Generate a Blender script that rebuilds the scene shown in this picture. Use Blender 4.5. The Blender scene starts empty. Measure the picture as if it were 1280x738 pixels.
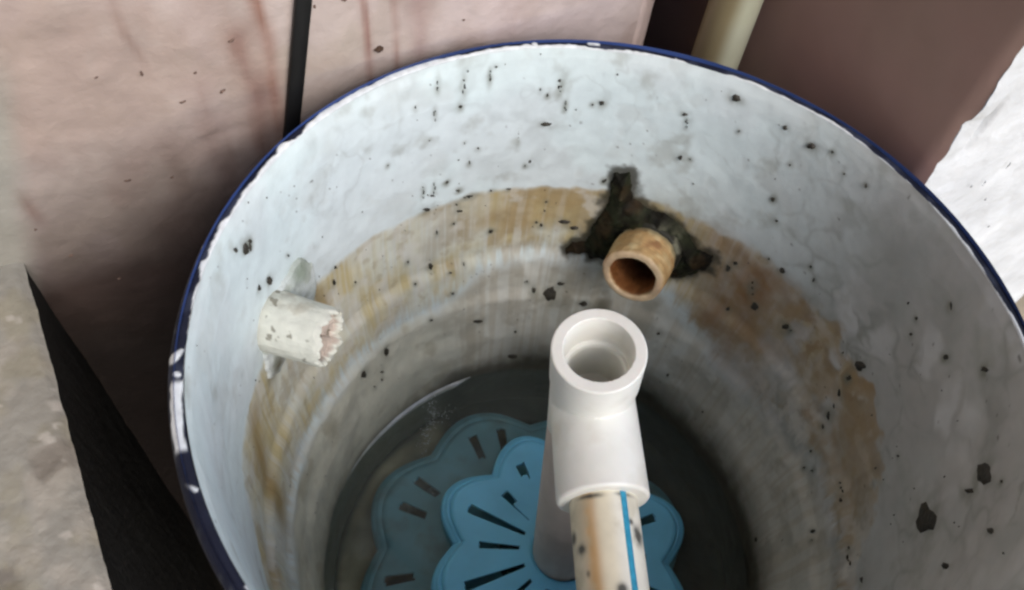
import bpy, bmesh, math, random
import numpy as np
from mathutils import Vector, Matrix

# ------------------------------------------------------------------ camera
scene = bpy.context.scene
H = 0.88                                   # height of the barrel rim above the ground
CAM = np.array([0.0, -0.32888, 0.46699])   # relative to the centre of the barrel mouth
cr = np.array([0.932605, 0.350060, 0.087783])
cu = np.array([-0.335333, 0.750599, 0.569344])
cf = np.array([-0.133415, 0.560409, -0.817400])
cd = bpy.data.cameras.new('camera')
cam = bpy.data.objects.new('camera', cd)
scene.collection.objects.link(cam)
cam.matrix_world = Matrix(((cr[0], cu[0], -cf[0], CAM[0]), (cr[1], cu[1], -cf[1], CAM[1]),
                           (cr[2], cu[2], -cf[2], CAM[2] + H), (0, 0, 0, 1)))
cd.sensor_width = 36.0
cd.lens = 36.0 * 1050.0 / 1280.0
cd.clip_start = 0.01
cd.clip_end = 500
cd.dof.use_dof = True
cd.dof.focus_distance = 0.68
cd.dof.aperture_fstop = 9.0
scene.camera = cam

# ------------------------------------------------------------------ light
SUN_EL, SUN_AZ = 40.0, -38.0               # azimuth counted from +x towards +y
w = bpy.data.worlds.new('World'); scene.world = w; w.use_nodes = True
nt = w.node_tree; bg = nt.nodes['Background']
sky = nt.nodes.new('ShaderNodeTexSky'); sky.sky_type = 'NISHITA'; sky.sun_disc = False
sky.sun_elevation = math.radians(SUN_EL)
sky.sun_rotation = math.radians(90 - SUN_AZ)
sky.dust_density = 1.5; sky.air_density = 1.0; sky.ozone_density = 0.8
nt.links.new(sky.outputs[0], bg.inputs[0]); bg.inputs[1].default_value = 0.15
sd = bpy.data.lights.new('sun', 'SUN'); sd.energy = .7; sd.angle = math.radians(30); sd.color = (1, .98, .95)
so = bpy.data.objects.new('sun', sd); scene.collection.objects.link(so)
ld = -Vector((math.cos(math.radians(SUN_EL)) * math.cos(math.radians(SUN_AZ)), math.cos(math.radians(SUN_EL)) * math.sin(math.radians(SUN_AZ)), math.sin(math.radians(SUN_EL))))
so.rotation_euler = ld.to_track_quat('-Z', 'Y').to_euler()
so.location = (1, -1, 4)
vs = scene.view_settings
vs.view_transform = 'Standard'; vs.look = 'None'; vs.gamma = 1; vs.use_curve_mapping = False
vs.exposure = 0.9
scene.cycles.filter_width = 2.5

# ------------------------------------------------------------------ helpers
col = scene.collection
rng = np.random.default_rng(7)
random.seed(7)
MV = np.array([-0.75071352, 0.66062789])   # towards the pink wall
NV = np.array([0.66062789, 0.75071352])    # towards the brown wall
def mn(m, n, z): return (MV[0]*m + NV[0]*n, MV[1]*m + NV[1]*n, z + H)

def empty(name, loc, label, cat):
    o = bpy.data.objects.new(name, None); col.objects.link(o); o.location = loc
    o.empty_display_size = .05
    o['label'] = label; o['category'] = cat
    return o
def tag(o, label, cat): o['label'] = label; o['category'] = cat; return o

def mesh_obj(name, V, Fc, mat, parent=None, colr=None, smooth=True, kind=None, label=None):
    """V in world coordinates; parts are re-based onto their parent"""
    V = np.asarray(V, float)
    if parent is not None:
        V = V - np.array(world_loc(parent))
    me = bpy.data.meshes.new(name)
    if isinstance(Fc, np.ndarray) and Fc.ndim == 2:
        nf, k = Fc.shape
        me.vertices.add(len(V)); me.vertices.foreach_set('co', V.astype(np.float32).ravel())
        me.loops.add(nf*k); me.loops.foreach_set('vertex_index', Fc.astype(np.int32).ravel())
        me.polygons.add(nf); me.polygons.foreach_set('loop_start', np.arange(0, nf*k, k, dtype=np.int32))
        me.update(calc_edges=True)
    else:
        me.from_pydata(V.tolist(), [], [list(map(int, f)) for f in Fc]); me.update()
    me.polygons.foreach_set('use_smooth', np.full(len(me.polygons), smooth))
    if colr is not None:
        a = me.color_attributes.new('Col', 'FLOAT_COLOR', 'POINT')
        c4 = np.ones((len(V), 4), np.float32); c4[:, :colr.shape[1]] = colr
        a.data.foreach_set('color', c4.ravel())
    o = bpy.data.objects.new(name, me); col.objects.link(o)
    if mat: me.materials.append(mat)
    if parent is not None: o.parent = parent
    if kind: o['kind'] = kind
    if label: o['label'] = label
    return o
def world_loc(o):
    p = np.zeros(3)
    while o is not None:
        p += np.array(o.location); o = o.parent
    return p

def gridf(nu, nv, cu_=False, cv_=False):
    """quads of a nu x nv vertex grid (index u*nv+v)"""
    a = np.arange(nu if cu_ else nu-1); b = np.arange(nv if cv_ else nv-1)
    U, Vv = np.meshgrid(a, b, indexing='ij'); U2 = (U+1) % nu; V2 = (Vv+1) % nv
    return np.stack([U*nv+Vv, U2*nv+Vv, U2*nv+V2, U*nv+V2], -1).reshape(-1, 4)

def _hash(ix, iy, iz, seed):
    h = (ix.astype(np.int64)*374761393 + iy.astype(np.int64)*668265263 + iz.astype(np.int64)*2147483647 + seed*1274126177) & 0xffffffff
    h = ((h ^ (h >> 13))*1274126177) & 0xffffffff
    return ((h ^ (h >> 16)) & 0xffff)/65535.0
def vnoise(P, seed=0):
    I = np.floor(P).astype(np.int64); f = P-I; f = f*f*(3-2*f)
    r = 0
    for dx in (0, 1):
        for dy in (0, 1):
            for dz in (0, 1):
                wgt = (f[:, 0] if dx else 1-f[:, 0])*(f[:, 1] if dy else 1-f[:, 1])*(f[:, 2] if dz else 1-f[:, 2])
                r = r+wgt*_hash(I[:, 0]+dx, I[:, 1]+dy, I[:, 2]+dz, seed)
    return r
def fbm(P, octs=4, seed=0):
    r = 0; a = .5; t = 0
    for k in range(octs):
        r = r+a*vnoise(P*(2.03**k)+17.3*k, seed+k); t += a; a *= .5
    return r/t
def worley(P, seed=0):
    I = np.floor(P).astype(np.int64); d1 = np.full(len(P), 9.); d2 = d1.copy(); cid = np.zeros(len(P))
    for dx in (-1, 0, 1):
        for dy in (-1, 0, 1):
            for dz in (-1, 0, 1):
                J = I+[dx, dy, dz]
                h = [_hash(J[:, 0], J[:, 1], J[:, 2], seed+k) for k in range(4)]
                d = np.linalg.norm(J+np.stack(h[:3], 1)-P, axis=1)
                nr = d < d1
                d2 = np.where(nr, d1, np.minimum(d2, d)); d1 = np.where(nr, d, d1); cid = np.where(nr, h[3], cid)
    return d1, d2, cid
def ss(a, b, x):
    t = np.clip((x-a)/(b-a), 0, 1); return t*t*(3-2*t)
def mix(A, B, t): return A+(np.asarray(B)-A)*np.asarray(t)[:, None]

def frame(ax):
    ax = np.asarray(ax, float); ax = ax/np.linalg.norm(ax)
    h = np.array([0, 0, 1.]) if abs(ax[2]) < .9 else np.array([1., 0, 0])
    e1 = np.cross(h, ax); e1 /= np.linalg.norm(e1); e2 = np.cross(ax, e1)
    return ax, e1, e2
def lathe(o, ax, prof, n=96, wob=None):
    """surface of revolution about o + t*ax; prof = [(t, r)], wob(theta, t, r) -> (t, r)"""
    ax, e1, e2 = frame(ax); th = np.linspace(0, 2*np.pi, n, endpoint=False)
    pr = np.array(prof, float); T, Rr = np.meshgrid(th, np.arange(len(pr)), indexing='ij')
    t = pr[:, 0][None, :]+0*T; r = pr[:, 1][None, :]+0*T
    if wob: t, r = wob(T, t, r)
    P = np.asarray(o)+t[..., None]*ax+r[..., None]*(np.cos(T)[..., None]*e1+np.sin(T)[..., None]*e2)
    return P.reshape(-1, 3), gridf(n, len(pr), True, False)
def densify(prof, step):
    out = [prof[0]]
    for a, b in zip(prof[:-1], prof[1:]):
        n = max(1, int(math.ceil(math.hypot(b[0]-a[0], b[1]-a[1])/step)))
        for k in range(1, n+1): out.append((a[0]+(b[0]-a[0])*k/n, a[1]+(b[1]-a[1])*k/n))
    return out
def joinm(parts):
    V = []; Fc = []; n = 0
    for v, f in parts:
        V.append(np.asarray(v)); Fc += [[int(i)+n for i in q] for q in f]; n += len(v)
    return np.concatenate(V), Fc
def box(c0, ex, ey, ez):
    """box from a corner and three edge vectors"""
    c0, ex, ey, ez = map(lambda a: np.asarray(a, float), (c0, ex, ey, ez))
    V = [c0, c0+ex, c0+ex+ey, c0+ey, c0+ez, c0+ex+ez, c0+ex+ey+ez, c0+ey+ez]
    return np.array(V), [[0, 3, 2, 1], [4, 5, 6, 7], [0, 1, 5, 4], [1, 2, 6, 5], [2, 3, 7, 6], [3, 0, 4, 7]]

def material(name, rgb=None, rough=.5, attr=False, noise=None, bump=None, spec=.5, coat=0, var=None, sss=0):
    """noise=(scale, amount) darkens or lightens the colour; bump=(scale, strength, distance)"""
    m = bpy.data.materials.new(name); m.use_nodes = True
    n = m.node_tree; b = n.nodes['Principled BSDF']; L = n.links
    b.inputs['Roughness'].default_value = rough
    b.inputs['Specular IOR Level'].default_value = spec
    b.inputs['Coat Weight'].default_value = coat
    if sss:
        b.inputs['Subsurface Weight'].default_value = sss; b.inputs['Subsurface Scale'].default_value = .006
    tc = n.nodes.new('ShaderNodeTexCoord')
    if attr:
        s = n.nodes.new('ShaderNodeVertexColor'); s.layer_name = 'Col'; out = s.outputs[0]
    else:
        s = n.nodes.new('ShaderNodeRGB'); s.outputs[0].default_value = (*rgb, 1); out = s.outputs[0]
    if var:      # (scale, rgb2, lo, hi): patches of a second colour
        t = n.nodes.new('ShaderNodeTexNoise'); t.inputs['Scale'].default_value = var[0]; t.inputs['Detail'].default_value = 6
        L.new(tc.outputs['Object'], t.inputs['Vector'])
        mr = n.nodes.new('ShaderNodeMapRange'); mr.inputs[1].default_value = var[2]; mr.inputs[2].default_value = var[3]
        L.new(t.outputs[0], mr.inputs[0])
        mx = n.nodes.new('ShaderNodeMix'); mx.data_type = 'RGBA'
        L.new(mr.outputs[0], mx.inputs[0]); L.new(out, mx.inputs[6]); mx.inputs[7].default_value = (*var[1], 1)
        out = mx.outputs[2]
    if noise:
        t = n.nodes.new('ShaderNodeTexNoise'); t.inputs['Scale'].default_value = noise[0]; t.inputs['Detail'].default_value = 5
        L.new(tc.outputs['Object'], t.inputs['Vector'])
        mr = n.nodes.new('ShaderNodeMapRange'); mr.inputs[1].default_value = .3; mr.inputs[2].default_value = .7
        mr.inputs[3].default_value = 1-noise[1]; mr.inputs[4].default_value = 1+noise[1]*.5
        L.new(t.outputs[0], mr.inputs[0])
        mx = n.nodes.new('ShaderNodeMix'); mx.data_type = 'RGBA'; mx.blend_type = 'MULTIPLY'; mx.inputs[0].default_value = 1
        L.new(out, mx.inputs[6]); L.new(mr.outputs[0], mx.inputs[7]); out = mx.outputs[2]
    L.new(out, b.inputs['Base Color'])
    if bump:
        t = n.nodes.new('ShaderNodeTexNoise'); t.inputs['Scale'].default_value = bump[0]; t.inputs['Detail'].default_value = 6
        L.new(tc.outputs['Object'], t.inputs['Vector'])
        bp = n.nodes.new('ShaderNodeBump'); bp.inputs['Strength'].default_value = bump[1]; bp.inputs['Distance'].default_value = bump[2]
        L.new(t.outputs[0], bp.inputs['Height']); L.new(bp.outputs[0], b.inputs['Normal'])
    return m

M_paint = material('flaking_white_paint', attr=True, rough=.42, noise=(60, .07), bump=(90, .25, .002), spec=.4)
M_navy = material('navy_rim_paint', attr=True, rough=.55, noise=(120, .2), bump=(150, .4, .001), spec=.25)
M_blue = material('faded_blue_drum_plastic', (.03, .06, .2), rough=.5, noise=(8, .3), bump=(30, .1, .002))
M_plaster = material('stained_pink_plaster', attr=True, rough=.75, noise=(35, .10), bump=(38, .75, .005), spec=.25)
M_brown = material('brown_wall_paint', (.33, .205, .175), rough=.6, noise=(9, .10), var=(3, (.27, .20, .155), .4, .7), bump=(40, .2, .002), spec=.3)
M_white = material('whitewashed_plaster', (.66, .67, .67), rough=.8, noise=(14, .16), bump=(35, .8, .006), spec=.2)
M_conc = material('grey_concrete', attr=True, rough=.85, noise=(70, .12), bump=(120, .5, .003), spec=.2)
M_maroon = material('maroon_paint', (.06, .018, .016), rough=.7, noise=(10, .3))
M_pvc = material('white_fitting_plastic', (.83, .82, .75), rough=.36, noise=(45, .06), var=(26, (.70, .67, .58), .58, .78), bump=(160, .05, .0006), sss=.08)
M_pipe = material('stained_cream_pipe', attr=True, rough=.4, noise=(80, .08), bump=(80, .1, .001))
M_stripe = material('blue_pipe_stripe', (.03, .30, .46), rough=.4, noise=(200, .2))
M_riser = material('grey_pipe', attr=True, rough=.45, noise=(25, .12), bump=(60, .08, .001))
M_post = material('cream_drain_pipe', attr=True, rough=.4, noise=(18, .08), bump=(40, .05, .002))
M_black = material('black_rubber', (.006, .006, .006), rough=.55, noise=(50, .3), bump=(60, .2, .001))
M_dirt = material('dark_dirt', (.038, .032, .022), rough=.6, noise=(250, .5), bump=(300, .6, .002))
M_mud = material('wet_dark_sealant', attr=True, rough=.7, noise=(140, .5), bump=(160, .5, .002), spec=.15)
M_brass = material('tan_stained_fitting', attr=True, rough=.45, noise=(110, .2), bump=(130, .5, .002))
M_stub = material('chalky_white_fitting', attr=True, rough=.7, noise=(90, .12), bump=(110, .6, .003))
M_lotus = material('blue_basket_plastic', (.18, .58, .86), rough=.35, noise=(25, .10), bump=(50, .06, .001), sss=.1)
M_lotus2 = material('wet_blue_basket_plastic', (.22, .54, .68), rough=.5, noise=(20, .25), var=(22, (.16, .22, .19), .5, .78))
M_soil = material('tan_ground', (.42, .32, .20), rough=.95, noise=(6, .3), bump=(20, .6, .01))
M_sed = material('sediment', attr=True, rough=.9, noise=(14, .45), bump=(30, .6, .01))
M_foam = material('pale_scum', (.75, .78, .78), rough=.5, noise=(300, .3))

# ------------------------------------------------------------------ ground and walls
v, f = gridf(2, 2), None
S = 60
mesh_obj('ground', [(-S, -S, 0), (S, -S, 0), (S, S, 0), (-S, S, 0)], [[0, 1, 2, 3]], M_soil, kind='structure')

def axis(lo, hi, dlo, dhi, dense, coarse):
    return np.concatenate([np.linspace(lo, dlo, max(2, int((dlo-lo)/coarse)+1))[:-1], np.linspace(dlo, dhi, int((dhi-dlo)/dense)+1),
                           np.linspace(dhi, hi, max(2, int((hi-dhi)/coarse)+1))[1:]])
# pink wall: front face m = 0.305, its right end rounds off into a dark gap at n = 0.25
zs = axis(-H, 1.3, -.40, .26, .003, .06)
na = axis(-2.2, .222, -.62, .222, .003, .06)
arc = [(.305+.028-.028*math.cos(t), .222+.028*math.sin(t)) for t in np.linspace(0, math.pi/2, 9)[1:]]
path = [(.305, a) for a in na]+arc+[(.43, .25), (.43, -2.2)]
pa = np.array(path); Pm, Z = np.meshgrid(np.arange(len(pa)), zs, indexing='ij')
mm = pa[Pm, 0].ravel(); nn = pa[Pm, 1].ravel(); zz = Z.ravel()
front = (Pm.ravel() < len(na)).astype(float)
Q = np.stack([nn, mm*0, zz], 1)
big = fbm(Q*6, 4, 11); sm = fbm(Q*np.array([40, 1, 28]), 4, 21); md = fbm(Q*17, 4, 25)
dents = np.zeros(len(nn)); 
drng = np.random.default_rng(5)
for k in range(90):
    a0, z0 = drng.uniform(-.6, .22), drng.uniform(-.35, .24); r0 = drng.uniform(.003, .009)
    d2 = ((nn-a0)/(r0*1.7))**2+((zz-z0)/r0)**2
    dents += drng.choice([-1, 1, .7])*.0014*np.exp(-d2)
relief = (big-.5)*.010+(sm-.5)*.0034+(md-.5)*.004+dents
# the streaks and blotches that run down the paint
Wc = np.zeros((len(nn), 3))+np.array([.45, .37, .33])
Wc = mix(Wc, (.50, .425, .36), ss(.42, .62, big)*.6)
Wc = mix(Wc, (.57, .475, .45), ss(.5, .68, md)*.5)
Wc = mix(Wc, (.62, .52, .52), ss(-.16, .08, nn)*ss(.42, .6, fbm(Q*8, 3, 37))*.6)
Wc = mix(Wc, (.36, .26, .22), ss(.56, .75, fbm(Q*np.array([13, 1, 9]), 5, 35))*.55)
def streak(n0, z0, z1, wid, rgb, amt, seed):
    global Wc
    wv = n0+(vnoise(np.stack([zz*22, zz*0, zz*0], 1), seed)-.5)*.008+.03*(zz-z0)*-1
    a = np.exp(-((nn-wv)/wid)**2)*ss(z1-.01, z1+.03, zz)*(1-ss(z0-.005, z0+.02, zz))
    a *= .5+.8*vnoise(np.stack([nn*200, zz*40, zz*0], 1), seed+3)
    Wc = mix(Wc, rgb, np.clip(a*amt*front, 0, 1))
streak(-.146, .30, -.06, .0065, (.30, .17, .13), .95, 1)
streak(-.155, .06, -.16, .011, (.27, .17, .14), .85, 2)
streak(-.190, .02, -.12, .012, (.30, .21, .18), .55, 8)
streak(-.064, .30, -.06, .0035, (.30, .18, .15), .9, 3)
streak(-.042, .30, -.05, .003, (.30, .18, .15), .8, 4)
streak(-.332, -.04, -.075, .005, (.26, .15, .12), .7, 5)
streak(-.226, .10, .04, .003, (.26, .17, .14), .6, 6)
streak(-.225, -.02, -.10, .009, (.33, .25, .21), .6, 7)
streak(-.02, .30, -.03, .010, (.38, .27, .25), .6, 9)
streak(.07, .30, -.03, .014, (.45, .34, .32), .35, 12)
low_shade = ss(.04, -.19, zz+(md-.5)*.06)*ss(.15, -.05, nn)            # occlusion shade of the gap, painted into the lower plaster
Wc = mix(Wc, (.048, .030, .024), np.clip(low_shade*(.80+.4*md)*front, 0, .97))
Wc = mix(Wc, (.020, .015, .013), ss(-.12, -.30, zz+(md-.5)*.05)*ss(.10, -.05, nn)*front*.9)  # deepest shade of the gap, also put into the plaster colour
cem = ss(.012, -.012, nn-(-.327+(zz-.003)*.23)+(md-.5)*.02)*ss(.16, .02, zz)
Wc = mix(Wc, (.33, .315, .27), cem*.95*front)
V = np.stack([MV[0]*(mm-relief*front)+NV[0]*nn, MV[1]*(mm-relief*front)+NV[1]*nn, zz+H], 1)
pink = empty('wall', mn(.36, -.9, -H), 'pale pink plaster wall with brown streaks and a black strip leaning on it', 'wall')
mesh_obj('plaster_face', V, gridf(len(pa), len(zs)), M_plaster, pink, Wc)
v, f = box(mn(.31, -2.2, 1.3), (*(MV*.12), 0), (*(NV*2.42), 0), (0, 0, .05))
mesh_obj('coping', v, f, M_conc if False else M_white, pink, smooth=False)

def lumps(L, place, h=.0009, n=9, seed=1, jag=.42):
    """small irregular raised flakes; L = (a, z, 2x2 half-extent matrix in mm)"""
    r = np.random.default_rng(seed); V = []; Fc = []
    for (a, z, a11, a12, a21, a22) in L:
        A = np.array([[a11, a12], [a21, a22]])*1e-3
        la, lb = np.hypot(a11, a21), np.hypot(a12, a22)
        bits = [(np.zeros(2), 1.0, 1.0)]
        if max(la, lb) > 4*min(la, lb):      # a run of drips rather than one bar
            ks = 4; bits = []
            for k in range(ks):
                t = -0.8+1.6*k/(ks-1)+r.uniform(-.3, .3)
                off = np.array([t, r.uniform(-1.1, 1.1)]) if la > lb else np.array([r.uniform(-1.1, 1.1), t])
                s1 = r.uniform(.06, .42); s2 = r.uniform(.4, 1.2)
                bits.append((off, s1 if la > lb else s2, s2 if la > lb else s1))
        for off, s1, s2 in bits:
            b = len(V); th = np.linspace(0, 2*np.pi, n, endpoint=False)+r.uniform(0, 1)
            rr = r.uniform(jag, 1.15, n); hh = h*min(1, .35+min(la, lb)/3.)
            for ring, zz_ in ((1, -.0003), (.72, hh*.8), (.3, hh)):
                for t, q in zip(th, rr):
                    uv = np.array([math.cos(t)*s1*q*ring, math.sin(t)*s2*q*ring])+off
                    d = A@uv; V.append(place(a, z, d[0], d[1], zz_*r.uniform(.8, 1.2)))
            for k in range(2):
                for i in range(n):
                    j = (i+1) % n
                    Fc.append([b+k*n+i, b+k*n+j, b+(k+1)*n+j, b+(k+1)*n+i])
            Fc.append([b+2*n+i for i in range(n)])
    return np.array(V), Fc
def on_pink(a, z, ds, dz, h): return mn(.305-h-.001, a+ds, z+dz)
v, f = lumps([(-.047, .014, 4.4, 1.5, 1.8, -2.2)], on_pink, h=.004, n=12, seed=3)
mesh_obj('insect_cocoon', v, f, material('brown_cocoon', (.09, .05, .03), rough=.8, noise=(300, .5), bump=(300, .6, .002)), pink, label='small brown cocoon stuck on the plaster')
v, f = lumps([(-.072, .067, 3, 0, 0, -1.8), (-.338, -.072, 2.2, 0, 0, -2.2), (-.325, -.113, 3, 0, 0, -2), (-.226, .046, 1.3, 0, 0, -2.4), (-.205, .012, 3.2, 0, 0, -1),
              (-.255, .052, 2, 0, 0, -1), (-.16, .055, 2.5, 0, .5, -1.2), (-.095, .067, 1.5, 0, 0, -2), (-.262, -.05, 3, 0, 0, -1.4), (-.175, .012, 3, 0, 1, -1.5), (-.30, -.16, 2, 0, 0, -1.6),
              (-.23, -.06, 2, 0, .4, -1), (-.36, -.02, 1.5, 0, .4, -1), (-.19, .035, 1.5, 0, .4, -1), (.03, .02, 1, 0, .4, -1)], on_pink, h=.0012, seed=4)
mesh_obj('dirt_specks', v, f, material('brown_dirt', (.17, .11, .085), rough=.8, noise=(300, .5)), pink, kind='stuff')

# brown wall: front face n = 0.31, ends in a ragged edge at m = 0.016, white end face beyond
zb = axis(-H, 1.3, -.16, .20, .004, .06)
mb = np.concatenate([np.linspace(.016, .30, 60), [.62]])
def ragged(z):
    q = np.stack([z*0, z*0, z], 1)
    r = (fbm(q*30, 3, 51)-.5)*.005+(vnoise(q*140, 52)-.5)*.003
    r += .004*np.exp(-((z-.045)/.014)**2)
    return r
B, Zb = np.meshgrid(mb, zb, indexing='ij')
fade = np.clip(1-(B-.016)/.06, 0, 1)
Bm = B+ragged(Zb.ravel()).reshape(B.shape)*fade
rel = (fbm(np.stack([B.ravel()*9, B.ravel()*0, Zb.ravel()*9], 1), 4, 55)-.5).reshape(B.shape)*.004
edge = np.exp(-((Bm-.016)/.006)**2)*.004
Nf = .308-rel+edge
V = np.stack([MV[0]*Bm+NV[0]*Nf, MV[1]*Bm+NV[1]*Nf, Zb+H], -1).reshape(-1, 3)
brown = empty('wall', mn(.30, .58, -H), 'brown painted wall behind the barrel with a ragged edge and sunlit white end', 'wall')
mesh_obj('brown_face', V, gridf(len(mb), len(zb)), M_brown, brown)
ne = np.concatenate([np.linspace(.312, .36, 26), np.linspace(.36, .85, 60)[1:], [.85]])
E, Ze = np.meshgrid(ne, zb, indexing='ij')
er_ = ragged(Ze.ravel()).reshape(E.shape)*np.exp(-((E-.312)/.022)**2)
er_ += (fbm(np.stack([E.ravel()*25, E.ravel()*0, Ze.ravel()*25], 1), 4, 58).reshape(E.shape)-.5)*.006
crack = .007*np.exp(-((E-.338)/.004)**2)*np.exp(-((Ze-.04)/.022)**2)
Em = .0165+er_+crack
Em[-1, :] = .62
V = np.stack([MV[0]*Em+NV[0]*E, MV[1]*Em+NV[1]*E, Ze+H], -1).reshape(-1, 3)
mesh_obj('white_end', V, gridf(len(ne), len(zb)), M_white, brown, label='bright white plastered end of the brown wall')
v, f = box(mn(.012, .30, 1.3), (*(MV*.61), 0), (*(NV*.56), 0), (0, 0, .05))
mesh_obj('coping', v, f, M_white, brown, smooth=False)
v, f = lumps([(.0, z, 1.6, 0, 0, 2.0) for z in []] or [(.39, -.05, 1.2, 0, 0, 2.5), (.41, -.055, .8, 0, 0, 4), (.43, -.04, .8, 0, 0, 4), (.44, -.09, 1.5, 0, .4, 1.5), (.50, -.16, 1.5, 0, 0, 1.5), (.52, -.05, 1, 0, 0, 2)],
             lambda a, z, ds, dz, h: mn(.0135-h, a+ds, z+dz), h=.001, seed=8)
mesh_obj('dirt_specks', v, f, material('grey_dirt', (.3, .3, .3), rough=.8, noise=(200, .3)), brown, kind='stuff')
# flat board added out of view above the camera to shade the corner
v, f = box(mn(-.62, -2.2, 1.36), (*(MV*1.04), 0), (*(NV*2.75), 0), (0, 0, .07))
shade_obj = mesh_obj('shade_board', v, f, material('shade_board_mat', (.30, .27, .24), rough=.8, noise=(5, .3)), None, smooth=False)
tag(shade_obj, 'flat unseen board added to shade the corner above the barrel', 'shade_board')
v, f = box(mn(-2.2, -1.30, -H), (*(MV*2.49), 0), (*(NV*.12), 0), (0, 0, 2.22))  # side wall added out of view to cut sky light from the left
shade_wall = mesh_obj('wall', v, f, material('dull_render', (.24, .20, .18), rough=.8, noise=(5, .3), bump=(30, .3, .004)), None, smooth=False)
tag(shade_wall, 'dull side wall added out of view on the left to shade the corner', 'wall')
# dark recess between the two walls
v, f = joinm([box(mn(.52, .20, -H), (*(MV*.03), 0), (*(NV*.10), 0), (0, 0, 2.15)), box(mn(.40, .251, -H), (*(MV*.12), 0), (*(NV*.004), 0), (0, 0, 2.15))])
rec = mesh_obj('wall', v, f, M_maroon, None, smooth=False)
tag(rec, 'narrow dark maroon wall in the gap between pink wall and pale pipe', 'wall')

# pale drain pipe standing in the corner
pz = densify([(-H+.001, .0235), (.9, .0235)], .02)
pc = np.array(mn(.247, .278, 0))-np.array([0, 0, H])
V, Fq = lathe(pc+np.array([0, 0, H]), (0, 0, 1), pz, 64)
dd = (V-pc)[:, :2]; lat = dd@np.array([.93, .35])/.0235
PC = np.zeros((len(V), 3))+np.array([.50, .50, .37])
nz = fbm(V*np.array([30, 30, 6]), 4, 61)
PC = mix(PC, (.24, .18, .085), (1-ss(-.45, .12, lat+(nz-.5)*.35))*.85)  # shade on the left half, painted into the pipe colour
post = empty('drain_pipe', (pc[0], pc[1], 0), 'pale cream pipe standing in the corner behind the barrel', 'pipe')
mesh_obj('pipe', V, Fq, M_post, post, PC)
V, Fq = lathe(pc+np.array([0, 0, H]), (0, 0, 1), [(.88, .0236), (.88, .029), (.95, .029), (.95, .022), (.9, .022)], 48)
mesh_obj('socket', V, Fq, material('cream_socket', (.5, .5, .37), rough=.4, noise=(18, .08)), post)

# black strip leaning on the pink wall
sl = .204; zc = np.linspace(-.84, .62, 120)
c_ = -.1055+sl*(zc-.075)
c_ = c_+(vnoise(np.stack([zc*9, zc*0, zc*0], 1), 71)-.5)*.002
ring = [(-.0062, .0), (-.0066, .003), (-.0055, .0045), (0, .005), (.0055, .0045), (.0066, .003), (.0062, .0)]
V = np.array([mn(.3015-b, c0+a, z0) for z0, c0 in zip(zc, c_) for a, b in ring])
st = mesh_obj('rubber_strip', V, gridf(len(zc), len(ring), False, True), M_black)
tag(st, 'thin black strip running up the pink wall left of the barrel', 'strip')

# concrete block wall at the left: top at z = -0.1, edge facing the barrel at n = -0.358
def edge_n(m): return -.358+.0010*(vnoise(np.stack([m*60, m*0, m*0], 1), 81)-.5)+.0006*(vnoise(np.stack([m*190, m*0, m*0], 1), 82)-.5)
ms = axis(-1.2, .304, -.15, .304, .0025, .05)
ns = np.concatenate([np.linspace(0, .30, 121), np.linspace(.3, .9, 14)[1:]])
A, Bn = np.meshgrid(ms, ns, indexing='ij')
en = edge_n(A.ravel()).reshape(A.shape)
Nn = en-Bn
q = np.stack([A.ravel(), Nn.ravel(), A.ravel()*0], 1)
hz = ((fbm(q*14, 4, 83)-.5)*.007+(fbm(q*60, 3, 84)-.5)*.003)*(.10+.90*ss(0, .06, Bn.ravel()))
b1 = fbm(q*24, 5, 85); b2 = fbm(q*55, 4, 86)
hz = hz-.0025*ss(.58, .72, b1)*ss(0, .04, Bn.ravel())
Ztop = -.1+hz.reshape(A.shape)-.004*np.exp(-(Bn/.004)**2)
CC = np.zeros((len(q), 3))+np.array([.35, .335, .295])
CC = mix(CC, (.43, .395, .34), ss(.5, .68, b2)*.7)
CC = mix(CC, (.22, .195, .165), ss(.55, .70, b1)*.75)
CC = mix(CC, (.34, .31, .22), ss(.52, .7, fbm(q*35, 4, 87))*.5)
CC = mix(CC, (.62, .58, .52), ss(.72, .78, fbm(q*80, 3, 88))*.7)
top = np.stack([MV[0]*A+NV[0]*Nn, MV[1]*A+NV[1]*Nn, Ztop+H], -1).reshape(-1, 3)
slab = empty('concrete_block', mn(-.4, -.8, -H), 'rough grey concrete ledge left of the barrel across a dark gap', 'ledge')
mesh_obj('top_face', top, gridf(len(ms), len(ns)), M_conc, slab, CC)
zd = np.concatenate([[0], np.linspace(-.004, -.77, 40)])
A2, Z2 = np.meshgrid(ms, zd, indexing='ij')
e2 = -.3595+(edge_n(A2.ravel()).reshape(A2.shape)+.358)*np.exp(Z2/.01)+(fbm(np.stack([A2.ravel()*30, A2.ravel()*0, Z2.ravel()*30], 1), 4, 89).reshape(A2.shape)-.5)*.004*(1-np.exp(Z2/.02))
Zt0 = Ztop[:, 0][:, None]+0*Z2
Zv = np.where(Z2 == 0, Zt0, -.1-.004+Z2+.004)
Zv[:, 1:] = np.minimum(Zv[:, 1:], Zt0[:, 1:]-.001)
Zv[:, -1] = -H
sd_ = np.stack([MV[0]*A2+NV[0]*e2, MV[1]*A2+NV[1]*e2, Zv+H], -1).reshape(-1, 3)
mesh_obj('side_face', sd_, gridf(len(ms), len(zd)), M_conc, slab, np.zeros((len(sd_), 3))+np.array([.035, .034, .03]))
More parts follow.
